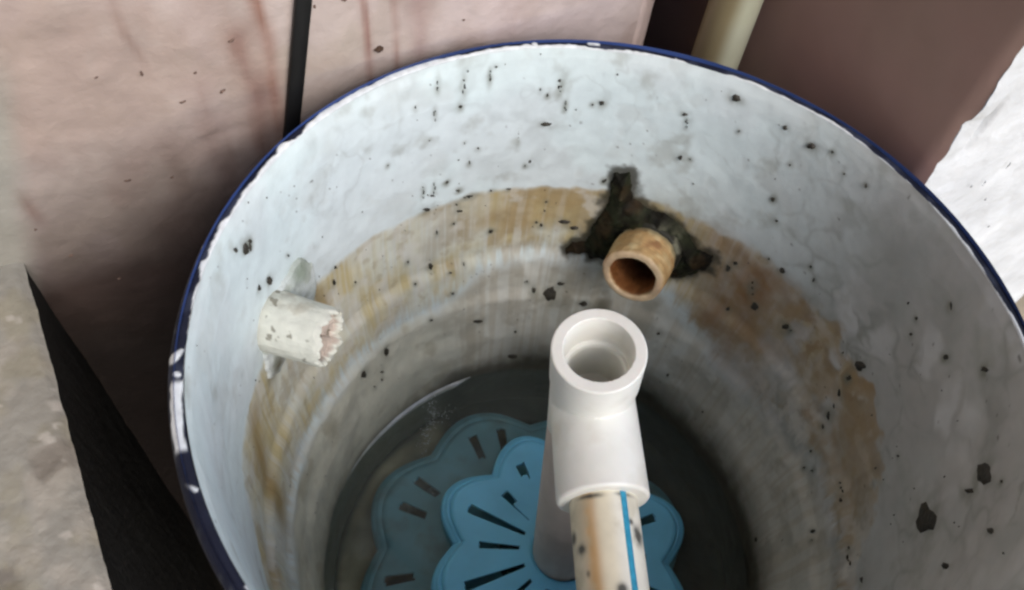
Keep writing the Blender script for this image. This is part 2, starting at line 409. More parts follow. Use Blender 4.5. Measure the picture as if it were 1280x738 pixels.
# ------------------------------------------------------------------ barrel
PR = np.array([(-.0018, .2816), (0, .2800), (-.012, .2784), (-.035, .277), (-.2, .276), (-.272, .2745), (-.282, .2685), (-.334, .2635), (-.342, .2585), (-.398, .2530), (-.407, .2480), (-.46, .2440), (-.5, .240), (-.6, .236), (-.66, .236)])
def prof(z): return np.interp(-np.asarray(z), -PR[:, 0], PR[:, 1])
barrel = empty('barrel', (0, 0, 0), 'cut open blue drum painted white inside with a brown waterline stain', 'barrel')
NA = 1150
zi = np.concatenate([np.linspace(.0016, -.36, 200), np.linspace(-.36, -.66, 100)[1:]])
az = np.linspace(0, 360, NA, endpoint=False)
AZ, ZI = np.meshgrid(az, zi, indexing='ij'); a = AZ.ravel(); z = ZI.ravel()
rad = np.radians(a); R0 = prof(z)
R0 = np.convolve(np.pad(prof(zi), 3, mode='edge'), np.ones(7)/7, 'valid')[None, :].repeat(NA, 0).ravel()
P3 = np.stack([np.cos(rad)*.276, np.sin(rad)*.276, z], 1)
an = (a+120) % 360-120                       # -120 .. 240, the seam on the near side
drip = fbm(np.stack([np.cos(rad)*45, np.sin(rad)*45, z*6], 1), 4, 101)
drip2 = fbm(np.stack([np.cos(rad)*95, np.sin(rad)*95, z*14], 1), 3, 102)
cl = fbm(P3*13, 4, 103); cl2 = fbm(P3*34, 4, 104); cl3 = fbm(P3*80, 3, 105)
C = np.zeros((len(z), 3))+np.array([.70, .79, .795])
C = mix(C, (.66, .70, .71), ss(.42, .62, cl)*.5)
C = mix(C, (.56, .59, .57), ss(.58, .74, cl2)*.35)
# the right-hand side is grimier and mottled
rt = ss(88, 40, an)*ss(-110, -60, an)
C = mix(C, (.40, .385, .36), rt*(.78+.4*(cl-.5)))
warp = np.stack([fbm(P3*30, 3, 401), fbm(P3*30, 3, 402), fbm(P3*30, 3, 403)], 1)*.9
w1, w2, wid = worley(P3*24+warp, 410)
C = mix(C, (.64, .645, .64), rt*ss(.02, .40, w2-w1)*ss(.35, .95, wid)*.75)
C = mix(C, (.27, .275, .25), rt*ss(.16, .0, w2-w1)*ss(.46, .64, cl2)*.5)
C = mix(C, (.33, .345, .32), rt*ss(.50, .72, fbm(P3*22, 5, 106))*.4)
C = mix(C, (.56, .55, .53), rt*ss(.52, .7, fbm(P3*19, 4, 107))*.4)
C = mix(C, (.36, .37, .33), ss(.60, .80, fbm(P3*40, 5, 108))*.5)
ridge = ss(.075, .0, np.abs(fbm(P3*15+warp*.8, 4, 461)-.5))*ss(.40, .62, fbm(P3*9, 3, 462))
C = mix(C, (.25, .26, .235), ridge*(.16+.46*rt))
ridge2 = ss(.05, .0, np.abs(fbm(P3*34+warp, 3, 463)-.5))*ss(.5, .7, fbm(P3*14, 3, 464))
C = mix(C, (.22, .225, .19), ridge2*(.18+.40*rt))
# waterline stain
up = np.interp(an, [-120, -60, 0, 8, 18, 25, 38, 80, 150, 195, 209, 218, 226, 240], [-.24, -.275, -.269, -.256, -.214, -.192, -.174, -.170, -.172, -.164, -.172, -.22, -.239, -.24])
lo = np.interp(an, [-120, -20, 7, 21, 33, 40, 52, 63, 75, 84, 100, 121, 129, 137, 163, 190, 240], [-.30, -.30, -.292, -.300, -.312, -.329, -.335, -.336, -.313, -.280, -.269, -.271, -.283, -.322, -.325, -.335, -.34])
wob = (cl2-.5)*.02+(cl3-.5)*.012
inb = ss(.004, -.006, z-up+wob*(.7+1.6*rt))*ss(-.012, .016, z-lo+(drip2-.5)*.05+wob)
tan_ = mix(np.zeros((len(z), 3))+np.array([.55, .465, .26]), (.62, .57, .41), ss(.4, .62, drip))
tan_ = mix(tan_, (.36, .255, .13), ss(.52, .7, fbm(P3*22, 4, 109))*.7)
tan_ = mix(tan_, (.62, .61, .55), ss(.54, .68, drip2)*.6)
tan_ = mix(tan_, (.44, .37, .28), rt*.7)
amt = np.clip(.36+.25*ss(122, 135, an)*ss(215, 200, an)+.62*ss(.38, .62, fbm(P3*15, 4, 110)), 0, 1)
tan_ = mix(tan_, (.31, .20, .095), rt*ss(.55, .1, wid)*.75)
tan_ = mix(tan_, (.20, .13, .07), rt*ss(.54, .68, fbm(P3*42, 4, 415))*.6)
pale = rt*ss(.05, .35, w2-w1)*ss(.55, .9, wid)
brk_ = 1-rt*(1-ss(.36, .56, fbm(P3*21+warp*.6, 4, 481)))*.8
C = mix(C, tan_, np.clip(inb*amt*(1-.85*pale)*brk_, 0, 1))
backtop = ss(146, 114, an+(cl2-.5)*40)*ss(98, 104, an)*ss(.003, -.003, z-up+wob*.5)*ss(-.245, -.225, z)
C = mix(C, (.40, .28, .12), backtop*(.30+.5*cl2))
C = mix(C, (.34, .26, .14), inb*ss(.54, .68, fbm(P3*75, 4, 441))*.4)
C = mix(C, (.66, .64, .58), inb*ss(.55, .70, fbm(P3*48, 4, 442))*.55)
core = np.exp(-((an-67)/13)**2)*ss(.0, -.03, z-up-.012)*ss(-.015, .02, z-(lo-.004))
C = mix(C, (.26, .13, .045), np.clip(core*(.45+1.1*(cl2-.3)), 0, .9))
core2 = np.exp(-((an-35)/22)**2)*inb
C = mix(C, (.36, .25, .13), core2*ss(.44, .6, fbm(P3*18, 4, 111))*.7)
lline = np.exp(-((an-202-(z+.25)*60*-1)/3.2)**2)*ss(.0, -.03, z-up)*ss(-.36, -.3, z)
C = mix(C, (.33, .22, .08), np.clip(lline*.8*(.5+drip), 0, 1))
# dark brown below the stub on the left, green tints
C = mix(C, (.22, .27, .22), np.exp(-((an-175)/2.2)**2-((z+.128)/.013)**2)*.85)
C = mix(C, (.15, .13, .08), np.exp(-((an-187.5)/3.)**2-((z+.195)/.014)**2)*.9)
C = mix(C, (.40, .42, .36), np.exp(-((an-181)/6)**2-((z+.155)/.03)**2)*.5)
# below the stain: dirty grey, then slime and deep shade painted dark towards the water
bel = ss(.0, -.03, z-lo+wob*1.2)
C = mix(C, (.60, .575, .50), bel*.75)
lb_ = bel*ss(120, 150, an)
C = mix(C, (.74, .72, .59), lb_*.85)
C = mix(C, (.55, .54, .46), lb_*ss(.5, .68, fbm(P3*20, 4, 491))*.6)
C = mix(C, (.46, .42, .31), lb_*ss(.54, .7, fbm(P3*38, 4, 492))*.6)
C = mix(C, (.44, .38, .28), bel*ss(.45, .62, drip)*.4*ss(150, 125, an))
C = mix(C, (.30, .27, .21), bel*ss(.5, .66, cl2)*.45*(1-.6*ss(120, 150, an)))
halo = np.exp(-((an-90)/11)**2-((z+.222)/.05)**2)*ss(.3, .6, fbm(P3*30, 4, 421))
C = mix(C, (.20, .19, .13), halo*.75)
C = mix(C, (.10, .085, .05), np.exp(-((an-97)/9)**2-((z+.345)/.035)**2)*ss(.42, .6, fbm(P3*28, 4, 422))*.8)
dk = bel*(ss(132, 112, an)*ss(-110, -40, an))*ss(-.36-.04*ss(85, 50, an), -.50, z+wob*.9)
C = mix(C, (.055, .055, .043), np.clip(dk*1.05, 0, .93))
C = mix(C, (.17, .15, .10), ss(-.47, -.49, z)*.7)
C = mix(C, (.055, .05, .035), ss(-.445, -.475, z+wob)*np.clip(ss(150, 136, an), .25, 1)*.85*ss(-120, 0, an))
MUD = [(101.987, -.143), (98.803, -.139), (97.131, -.172), (93.382, -.182), (87.697, -.184), (81.819, -.203), (80.137, -.213), (76.392, -.211), (76.684, -.232), (80.217, -.257), (82.255, -.266), (88.345, -.274), (97.415, -.27), (102.421, -.274), (103.442, -.269), (108.183, -.273), (107.331, -.257), (103.907, -.256), (103.664, -.24), (102.465, -.208), (101.452, -.181), (101.524, -.161)]
def poly_sd(pl, jp):
    ins = np.zeros(len(jp), bool); dist = np.full(len(jp), 9.)
    for (x1, y1), (x2, y2) in zip(pl, np.roll(pl, -1, 0)):
        c = ((y1 > jp[:, 1]) != (y2 > jp[:, 1])); xi = (x2-x1)*(jp[:, 1]-y1)/((y2-y1) if y2 != y1 else 1e-9)+x1
        ins ^= c & (jp[:, 0] < xi)
        d = np.array([x2-x1, y2-y1]); t = np.clip(((jp-[x1, y1])@d)/(d@d), 0, 1)
        dist = np.minimum(dist, np.linalg.norm(jp-np.array([x1, y1])-t[:, None]*d, axis=1))
    return np.where(ins, dist, -dist)
near = (an > 68) & (an < 118) & (z > -.32) & (z < -.10)
pl_ = np.array(MUD); pl_ = np.stack([np.radians(pl_[:, 0])*.276, pl_[:, 1]], 1)
sd_m = poly_sd(pl_, np.stack([np.radians(an[near])*.276, z[near]], 1))+(fbm(P3[near]*90, 4, 451)-.5)*.022
C[near] = mix(C[near], (.045, .040, .025), ss(-.013, -.002, sd_m)*.9)
# a soft grey-green smudge round every fleck
SPECKS = [(139.8,-0.0167,-0.8,0.3,-0.2,-5.3),(144.4,-0.0319,-0.8,0.0,-0.3,-1.8),(140.5,-0.0476,-0.7,-0.1,-0.3,-6.4),(141.6,-0.0768,-1.1,-0.0,-0.5,-1.4),(134.9,-0.0268,-1.3,-0.3,-0.4,-7.8),(135.3,-0.0476,-2.1,-0.1,-0.6,-2.6),(129.8,-0.0192,-0.8,-0.1,-0.1,-6.8),(128.8,-0.0115,-1.7,-0.0,-0.3,-0.8),(120.0,-0.0407,-1.0,-0.2,-0.1,-1.6),(118.5,-0.0475,-1.0,-0.4,-0.0,-3.3),(116.2,-0.0381,-1.5,-1.1,0.0,-8.0),(114.7,-0.0608,-0.8,-0.9,0.0,-6.7),(117.9,-0.0829,-5.9,-0.3,-0.2,-2.8),(123.1,-0.095,-0.8,-0.8,-0.1,-8.1),(150.5,-0.0856,-0.9,0.0,-0.5,-1.0),(134.1,-0.094,-0.8,-0.1,-0.3,-1.4),(131.2,-0.1045,-1.1,-0.1,-0.3,-1.5),(132.8,-0.1215,-1.1,-0.2,-0.4,-3.8),(120.0,-0.1326,-2.0,-0.3,-0.2,-2.7),(120.9,-0.138,-0.8,-0.2,-0.1,-1.6),(137.6,-0.1406,-1.5,-0.0,-0.6,-2.0),(135.0,-0.1578,-2.1,-0.1,-0.8,-1.6),(132.2,-0.1705,-4.5,-0.1,-1.5,-1.3),(142.8,-0.1438,-0.9,0.0,-0.5,-7.9),(140.3,-0.1458,-0.7,-0.1,-0.4,-9.9),(103.8,-0.1558,-1.6,-0.4,0.4,-2.4),(106.2,-0.0211,-1.0,-0.2,0.1,-0.9),(107.8,-0.0549,-2.5,-0.6,0.3,-3.2),(109.5,-0.0576,-1.0,-0.2,0.1,-1.3),(84.4,-0.0151,-4.3,-1.3,1.8,-3.5),(92.1,-0.0488,-2.3,-0.6,0.9,-2.3),(91.3,-0.0583,-1.0,-1.4,0.4,-5.0),(74.4,-0.0221,-2.3,-0.9,1.5,-2.2),(68.8,-0.025,-3.4,-1.2,2.5,-2.7),(90.3,-0.1009,-2.4,-0.8,1.1,-2.9),(88.3,-0.0986,-0.8,-0.3,0.4,-1.1),(70.6,-0.0543,-0.9,-0.5,0.7,-1.2),(70.5,-0.0991,-1.2,-0.9,1.0,-2.2),(57.1,-0.0256,-0.8,-1.4,0.8,-2.4),(65.1,-0.0186,-1.1,-0.8,0.8,-1.4),(61.4,-0.0296,-0.9,-0.4,0.8,-0.8),(81.7,-0.0463,-1.0,-0.4,0.5,-1.2),(70.5,-0.0996,-1.3,-1.0,1.1,-2.6),(67.9,-0.12,-1.3,-0.7,1.2,-1.7),(71.3,-0.2015,-2.5,-0.8,2.2,-2.1),(72.2,-0.2143,-2.0,-1.9,1.8,-5.3),(65.6,-0.1681,-0.9,-0.5,0.9,-1.2),(62.0,-0.1694,-2.3,-1.8,2.4,-3.9),(55.7,-0.1509,-1.1,-1.0,1.3,-1.9),(57.6,-0.1399,-0.9,-0.7,1.0,-1.4),(63.2,-0.2386,-3.4,-2.2,3.9,-5.0),(68.1,-0.2687,-1.8,-1.0,1.9,-2.6),(55.1,-0.228,-2.8,-1.4,3.7,-2.7),(53.8,-0.2266,-1.8,-0.6,2.5,-1.2),(65.9,-0.2168,-1.0,-3.4,1.0,-8.3),(35.6,-0.0794,-1.3,-1.3,1.9,-1.3),(34.4,-0.0952,-2.0,-1.1,3.1,-1.2),(26.8,-0.0715,-1.5,-2.0,2.6,-1.6),(20.1,-0.0354,-1.7,-1.4,3.0,-0.8),(37.8,-0.198,-1.9,-1.8,3.2,-2.1),(42.2,-0.186,-0.8,-0.8,1.3,-1.2),(32.5,-0.0397,-0.7,-3.1,1.0,-2.9),(5.6,-0.0621,-4.4,-8.9,10.0,-1.0),(4.5,-0.0818,-2.4,-2.0,5.7,-0.1),(4.9,-0.1459,-6.5,-13.9,17.3,-0.3),(-4.5,-0.052,-1.6,-2.7,4.2,0.5),(2.5,-0.0416,-0.7,-1.4,1.7,-0.1),(-5.9,-0.1082,-1.7,-3.0,5.1,0.9),(1.5,-0.258,-0.9,-3.6,3.1,0.7),(16.6,-0.3369,-0.9,-2.4,2.8,-0.7),(14.7,-0.339,-0.7,-1.1,2.1,-0.2),(30.5,-0.3256,-1.1,-0.9,2.4,-0.7),(28.7,-0.3141,-1.0,-1.2,2.4,-0.9),(32.3,-0.303,-0.8,-1.2,1.7,-1.0),(34.9,-0.2732,-0.8,-3.2,1.2,-1.5),(35.7,-0.2576,-1.2,-3.3,2.2,-3.6),(36.2,-0.2415,-0.9,-2.6,1.6,-2.9),(37.2,-0.2235,-1.1,-3.1,2.0,-3.6),(37.9,-0.2007,-1.9,-2.4,3.4,-2.8),(59.3,-0.4186,-1.4,-1.0,1.9,-1.8),(80.1,-0.3537,-2.3,-0.9,1.6,-2.6),(55.3,-0.2292,-3.1,-1.3,4.1,-2.4),(73.0,-0.4071,-1.5,-0.8,1.4,-2.1),(23.0,-0.4497,-0.9,-2.5,2.6,-1.3),(20.5,-0.0371,-2.1,-2.3,3.6,-1.3),(21.0,-0.2778,-0.5,-8.5,1.3,-2.0),(19.0,-0.1753,-1.0,-1.1,2.2,-0.6),(7.0,-0.2785,-0.2,-8.8,1.3,0.0),(26.7,-0.0715,-1.6,-2.1,2.7,-1.6),(37.8,-0.1756,-4.8,-3.5,8.0,-4.2),(-175.9,-0.0335,-2.0,0.7,-2.4,-1.7),(-174.4,-0.0336,-2.4,2.4,-2.9,-6.1),(-175.5,-0.0385,-1.7,1.4,-2.0,-3.8),(-172.2,-0.0223,-1.7,1.0,-2.1,-2.3),(176.0,-0.097,-1.0,0.4,-1.2,-1.6),(-177.9,-0.0959,-2.5,1.4,-3.2,-4.4),(-175.0,-0.0874,-1.8,1.3,-2.4,-3.4),(165.1,-0.1716,-2.5,0.4,-2.6,-2.9),(160.5,-0.2184,-1.5,0.2,-1.5,-2.3),(166.0,-0.1907,-1.9,0.6,-2.0,-4.3),(146.8,-0.2398,-1.5,0.1,-1.0,-2.5),(141.1,-0.2647,-2.9,0.0,-1.7,-6.4),(145.5,-0.2784,-1.5,0.5,-0.6,-1.3),(136.6,-0.2814,-2.4,0.3,-0.7,-1.7),(136.1,-0.3177,-1.9,0.0,-0.9,-2.6),(142.6,-0.344,-2.3,0.2,-1.3,-1.9),(133.0,-0.277,-0.9,0.6,-0.2,-3.0),(156.5,-0.3524,-3.0,1.4,-2.8,-6.8),(164.6,-0.3563,-4.1,1.7,-4.7,-5.9),(159.0,-0.3807,-2.7,0.5,-2.7,-2.3),(159.4,-0.3944,-2.3,0.7,-2.4,-2.8),(162.2,-0.3941,-1.9,0.6,-2.2,-2.3),(129.5,-0.3758,-7.6,0.0,-2.5,-3.7),(114.8,-0.3347,-3.2,-0.4,-0.0,-4.3),(110.3,-0.3394,-8.9,-1.4,0.7,-11.5),(108.1,-0.3223,-5.3,-0.4,0.7,-2.6),(118.5,-0.4557,-7.9,-0.4,-1.0,-4.7),(118.5,-0.4048,-1.5,-0.1,-0.2,-1.6),(116.8,-0.3201,-1.4,-0.2,-0.1,-2.6),(101.3,-0.3477,-5.3,-0.9,1.4,-4.8),(142.0,-0.1702,-5.1,-0.0,-2.7,-2.3),(135.2,-0.1784,-1.3,-0.1,-0.5,-1.9),(134.4,-0.1892,-3.4,-0.1,-1.3,-2.4),(135.0,-0.1575,-2.6,-0.1,-1.0,-1.8),(132.6,-0.1707,-5.0,-0.1,-1.7,-1.2),(135.6,-0.2071,-1.7,-0.0,-0.7,-1.9),(127.6,-0.1686,-2.3,-0.1,-0.5,-1.4),(123.6,-0.1702,-3.2,-0.1,-0.5,-1.2),(137.5,-0.1405,-1.6,-0.0,-0.7,-1.7),(140.8,-0.1528,-2.3,-0.0,-1.1,-1.3),(139.6,-0.2115,-1.0,-0.0,-0.5,-3.9),(126.7,-0.2343,-2.8,-0.2,-0.7,-3.1),(116.4,-0.2258,-1.3,-0.2,-0.0,-2.0),(115.1,-0.2309,-2.3,-0.4,-0.0,-3.0),(110.2,-0.2239,-6.5,-0.4,0.6,-3.0),(115.0,-0.1933,-1.0,-0.2,0.0,-1.9),(107.6,-0.2324,-4.9,-0.4,0.7,-3.0),(115.0,-0.2077,-1.3,-0.2,0.0,-1.9),(103.5,-0.1546,-1.8,-0.5,0.4,-2.6)]

sn = fbm(P3*120, 3, 431)
for (sa, sz_, a11, a12, a21, a22) in SPECKS:
    lx = max(abs(a11), abs(a12))*1e-3*1.5+.0016; lz = max(abs(a21), abs(a22))*1e-3*1.5+.0022
    dx = np.radians((a-sa+180) % 360-180)*.276
    near = (np.abs(dx) < 4*lx) & (np.abs(z-sz_) < 4*lz)
    g = np.exp(-(dx[near]/lx)**2-((z[near]-sz_+.0015)/lz)**2)*np.clip((sn[near]-.30)*3, 0, 1)
    C[near] = mix(C[near], (.20, .205, .16), g*.75)
# fine pepper
pep = vnoise(P3*260, 112); C = mix(C, (.06, .05, .035), ss(.93, .965, pep)*ss(.45, .6, cl2)*.8)
relief = (cl-.5)*.0035+(cl2-.5)*.0016+(cl3-.5)*.0005+inb*(drip-.5)*.0018+ss(.56, .70, cl2)*-.0005
lip = ss(-.012, 0, z)
Rr = R0-relief*(1-lip)-bel*(cl2-.5)*.004
V = np.stack([np.cos(rad)*Rr, np.sin(rad)*Rr, z+H], 1)
nzv = len(zi)
Fi = gridf(NA, nzv, True, False)[:, ::-1]
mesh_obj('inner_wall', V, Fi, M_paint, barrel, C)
# outer shell with two rolling hoops
op = [(.006, .2865), (-.02, .2875), (-.26, .290), (-.28, .299), (-.30, .299), (-.32, .290), (-.56, .289), (-.58, .298), (-.60, .298), (-.62, .289), (-.85, .286), (-.872, .278), (-.8795, .26), (-.8795, .001)]
v, f = lathe((0, 0, H), (0, 0, 1), op, 128)
mesh_obj('shell', v, f, M_blue, barrel)
v, f = lathe((0, 0, H), (0, 0, 1), densify([(-.558, .2400), (-.566, .19), (-.580, .12), (-.582, .001)], .003), 240)
ba = np.degrees(np.arctan2(v[:, 1], v[:, 0])) % 360; br_ = np.hypot(v[:, 0], v[:, 1])
v[:, 2] += (fbm(v*30, 4, 471)-.5)*.012
bc = np.zeros((len(v), 3))+np.array([.06, .055, .038])
bc = mix(bc, (.035, .034, .024), ss(.42, .62, fbm(v*22, 4, 472)))
lf = ss(138, 150, ba)*ss(262, 235, ba)*ss(.165, .185, br_+(fbm(v*18, 3, 473)-.5)*.05)*ss(.2385, .226, br_)
bc = mix(bc, (.66, .56, .38), lf*(.5+.7*(fbm(v*40, 4, 474)-.2)))
mesh_obj('bottom', v, f[:, ::-1], M_sed, barrel, np.clip(bc, 0, 1))
# rim lip
rp = densify([(-.006, .2822), (-.002, .2812), (.0010, .2813), (.0020, .2826), (.0028, .2855), (.0020, .2885), (-.0005, .2905), (-.006, .2915), (-.012, .2905), (-.016, .2875)], .0011)
NR = 1500
V, Fq = lathe((0, 0, H), (0, 0, 1), rp, NR, lambda T, t, r: (t+.0006*np.sin(7*T+1)+.0004*np.sin(17*T), r+.0005*np.sin(5*T)))
e1 = frame((0, 0, 1))[1]
arcl = np.concatenate([[0], np.cumsum(np.hypot(*np.diff(np.array(rp), axis=0).T))])
sarc = np.tile(arcl, NR); ra = np.degrees(np.arctan2(V[:, 1], V[:, 0])); ra = (ra+120) % 360-120
P2 = np.stack([V[:, 0], V[:, 1], V[:, 0]*0], 1)
jag = (vnoise(P2*110, 121)-.5)*.004+(vnoise(P2*300, 122)-.5)*.0015+(fbm(P2*28, 3, 123)-.5)*.010
thr = np.interp(ra, [-120, -60, 0, 20, 45, 60, 90, 105, 125, 135, 150, 165, 175, 190, 205, 212, 216, 225, 240],
                [.0085, .0085, .0085, .0085, .008, .008, .0085, .0095, .0095, .012, .0125, .0115, .010, .009, .0070, .0052, .0042, .0045, .0060])
patch = ss(212.2, 213.2, ra)*ss(222.5, 221.5, ra)
wmask = ss(.0006, -.0006, sarc-thr-jag*np.interp(ra, [0, 60, 90, 130, 240], [.35, .3, .5, 1, .7]))
ex = patch*ss(.0085, .0092, sarc+jag*.3)*ss(.0165, .0158, sarc+jag*.5)
flk = ss(.86, .90, vnoise(P2*120, 124))*ss(60, 100, ra)*ss(.019, .017, sarc)
wmask = np.clip(wmask+ex+flk, 0, 1)
RC = np.zeros((len(V), 3))+np.array([.012, .015, .031])
RC = mix(RC, (.05, .06, .095), ss(.5, .7, fbm(P2*60, 3, 125))*.6)
RC = mix(RC, (.09, .10, .11), ss(.56, .7, fbm(P2*90, 3, 126))*.6*ss(.012, .018, sarc))
RC = mix(RC, (.74, .775, .79), wmask)
ax_, e1_, e2_ = frame((0, 0, 1))
dirn = np.stack([P2[:, 0], P2[:, 1]], 1)/np.linalg.norm(P2[:, :2], axis=1)[:, None]
V[:, 2] += wmask*.0008
mesh_obj('rim', V, Fq, M_navy, barrel, RC)

def on_wall(adeg, z0, ds, dz, h):
    zz_ = z0+dz; r = float(prof(zz_))-h-.0006; t = math.radians(adeg)+ds/r
    return (math.cos(t)*r, math.sin(t)*r, zz_+H)
def is_big(s): return max(math.hypot(s[2], s[4]), math.hypot(s[3], s[5])) > 4.2 and abs(s[2]*s[5]-s[3]*s[4]) > 9
def rescale(s, k): return (s[0], s[1], *[q*k for q in s[2:]])
bigs = [s for s in SPECKS if is_big(s) and not max(math.hypot(s[2], s[4]), math.hypot(s[3], s[5])) > 4*min(math.hypot(s[2], s[4]), math.hypot(s[3], s[5]))]
smalls = [s for s in SPECKS if s not in bigs]
for k, s in enumerate(bigs):
    v, f = lumps([rescale(s, .95)], on_wall, h=.0016, n=14, seed=200+k, jag=.70)
    mesh_obj('dirt_flake', v, f, M_dirt, barrel)
v, f = lumps([rescale(s, 1.0) for s in smalls], on_wall, h=.0009, seed=31)
mesh_obj('dirt_specks', v, f, M_dirt, barrel, kind='stuff')
r2 = np.random.default_rng(77); tiny = []
for k in range(90):
    aa = r2.choice([r2.uniform(-15, 90), r2.uniform(90, 210), r2.uniform(100, 170)]); zz_ = -abs(r2.normal(.16, .11)); 
    if zz_ < -.45: continue
    sz = r2.uniform(.35, 1.0); tiny.append((aa, zz_, sz, 0, 0, sz*r2.uniform(1, 2.6)))
v, f = lumps(tiny, on_wall, h=.0005, n=6, seed=32)
mesh_obj('pepper_specks', v, f, M_dirt, barrel, kind='stuff')

# dark sealant round the tan fitting at the back
def blob(poly, nu, nv, hmax, soft, seed, color, grow=1.0):
    pl = np.array(poly); pl = np.stack([np.radians(pl[:, 0])*.276, pl[:, 1]], 1)
    pl = pl.mean(0)+(pl-pl.mean(0))*grow
    lo_ = pl.min(0)-.012; hi_ = pl.max(0)+.012
    U, Vv = np.meshgrid(np.linspace(lo_[0], hi_[0], nu), np.linspace(lo_[1], hi_[1], nv), indexing='ij')
    p = np.stack([U.ravel(), Vv.ravel()], 1)
    jp = p+np.stack([fbm(np.c_[p*130, p[:, 0]*0], 3, seed)-.5, fbm(np.c_[p*130, p[:, 0]*0], 3, seed+9)-.5], 1)*.006
    sdv = poly_sd(pl, jp)
    h = np.where(sdv > -.001, hmax*ss(-.001, soft, sdv)*(.55+.9*fbm(np.c_[p*90, p[:, 0]*0], 4, seed+3)), -.006)
    rr = prof(p[:, 1])-h-.0030*(sdv > -.002); th = p[:, 0]/.276
    V = np.stack([np.cos(th)*rr, np.sin(th)*rr, p[:, 1]+H], 1)
    Fq = gridf(nu, nv)
    keep = (sdv[Fq] > -.004).any(1)
    return V, Fq[keep], color(p, sdv)
def mudc(p, s):
    c = np.zeros((len(p), 3))+np.array([.010, .009, .006])
    c = mix(c, (.026, .030, .015), ss(.42, .65, fbm(np.c_[p*60, p[:, 0]*0], 4, 301))*.9)
    c = mix(c, (.035, .022, .010), ss(.5, .7, fbm(np.c_[p*45, p[:, 0]*0], 4, 305))*.8)
    d = np.hypot((p[:, 0]-math.radians(88)*.276), p[:, 1]+.212)
    return mix(c, (.22, .22, .15), ss(.030, .012, d)*ss(.35, .6, fbm(np.c_[p*110, p[:, 0]*0], 4, 302))*.8)
v, f, c = blob(MUD, 170, 170, .010, .012, 300, mudc, 1.0)
mesh_obj('sealant_patch', v, f, M_mud, barrel, c, label='dark mossy sealant smeared around the tan pipe stub')
GRY = [(178, -.118), (173.5, -.115), (171.2, -.135), (171.0, -.165), (173, -.19), (179, -.20), (186, -.205), (190, -.19), (188.5, -.15), (184, -.125)]
def gryc(p, s):
    c = np.zeros((len(p), 3))+np.array([.64, .68, .66])
    c = mix(c, (.40, .43, .36), ss(.45, .6, fbm(np.c_[p*60, p[:, 0]*0], 4, 311))*.7)
    c = mix(c, (.20, .24, .18), np.exp(-((p[:, 0]-math.radians(175)*.276)/.014)**2-((p[:, 1]+.124)/.014)**2)*.9)
    return mix(c, (.10, .085, .05), np.exp(-((p[:, 0]-math.radians(187)*.276)/.011)**2-((p[:, 1]+.19)/.014)**2)*.95)
v, f, c = blob(GRY, 90, 90, .003, .014, 310, gryc)
mesh_obj('sealant_patch', v, f, M_stub, barrel, c, label='white sealant smeared around the broken stub')

# tan pipe stub at the back wall
bm0 = np.array([-.0065, .2135, -.2205+H]); bd = np.array([.10, .985, -.14]); bd /= np.linalg.norm(bd)
pr = densify([(.062, .0235), (.03, .0238), (.008, .0242), (.001, .0248), (0, .0258), (0, .030), (.0015, .0325), (.004, .033), (.024, .0335), (.036, .0335), (.038, .0325), (.07, .032)], .0016)
def chip(T, t, r):
    n = fbm(np.stack([np.cos(T).ravel()*2.2, np.sin(T).ravel()*2.2, t.ravel()*60], 1), 3, 131).reshape(T.shape)
    n2 = vnoise(np.stack([np.cos(T).ravel()*7, np.sin(T).ravel()*7, t.ravel()*200], 1), 132).reshape(T.shape)
    return t+(n-.5)*.002*(t < .01), r+(n-.5)*.0026+(n2-.5)*.0014+(r > .031)*(t > .006)*.0007*np.sin(t*1500)
V, Fq = lathe(bm0, bd, pr, 120, chip)
rel_ = V-bm0; tt = rel_@bd; rr = np.linalg.norm(rel_-tt[:, None]*bd, axis=1)
cc = np.zeros((len(V), 3))+np.array([.54, .34, .15])
cc = mix(cc, (.62, .47, .25), ss(.45, .65, fbm(V*70, 4, 133)))
cc = mix(cc, (.30, .14, .06), ss(.52, .68, fbm(V*50, 4, 134))*.8)
cc = mix(cc, (.66, .50, .34), ss(.004, .0, tt)*.7)
cc = mix(cc, (.20, .07, .02), ss(.0262, .0245, rr)*ss(.0, .006, tt)*.95)
cc = mix(cc, (.08, .028, .01), ss(.0262, .0245, rr)*ss(.012, .035, tt))
cc = mix(cc, (.20, .19, .12), ss(.036, .046, tt)*(rr > .03)*.9)
mesh_obj('pipe_stub', V, Fq, M_brass, barrel, cc, label='tan stained pipe stub at the back wall under dark sealant')
V, Fq = lathe(bm0, bd, [(.0600, .0240), (.0605, .0005)], 48)
mesh_obj('stub_plug', V, Fq, material('rust_inside', (.05, .018, .007), rough=.8, noise=(60, .4)), barrel)
# collar of the stub
V, Fq = lathe(bm0, bd, densify([(.044, .033), (.045, .0355), (.048, .0365), (.058, .0375), (.075, .039)], .002), 96, chip)
cc = mix(np.zeros((len(V), 3))+np.array([.022, .021, .013]), (.20, .20, .14), ss(.5, .66, fbm(V*70, 4, 137))*.9)
mesh_obj('stub_collar', V, Fq, M_stub, barrel, cc)

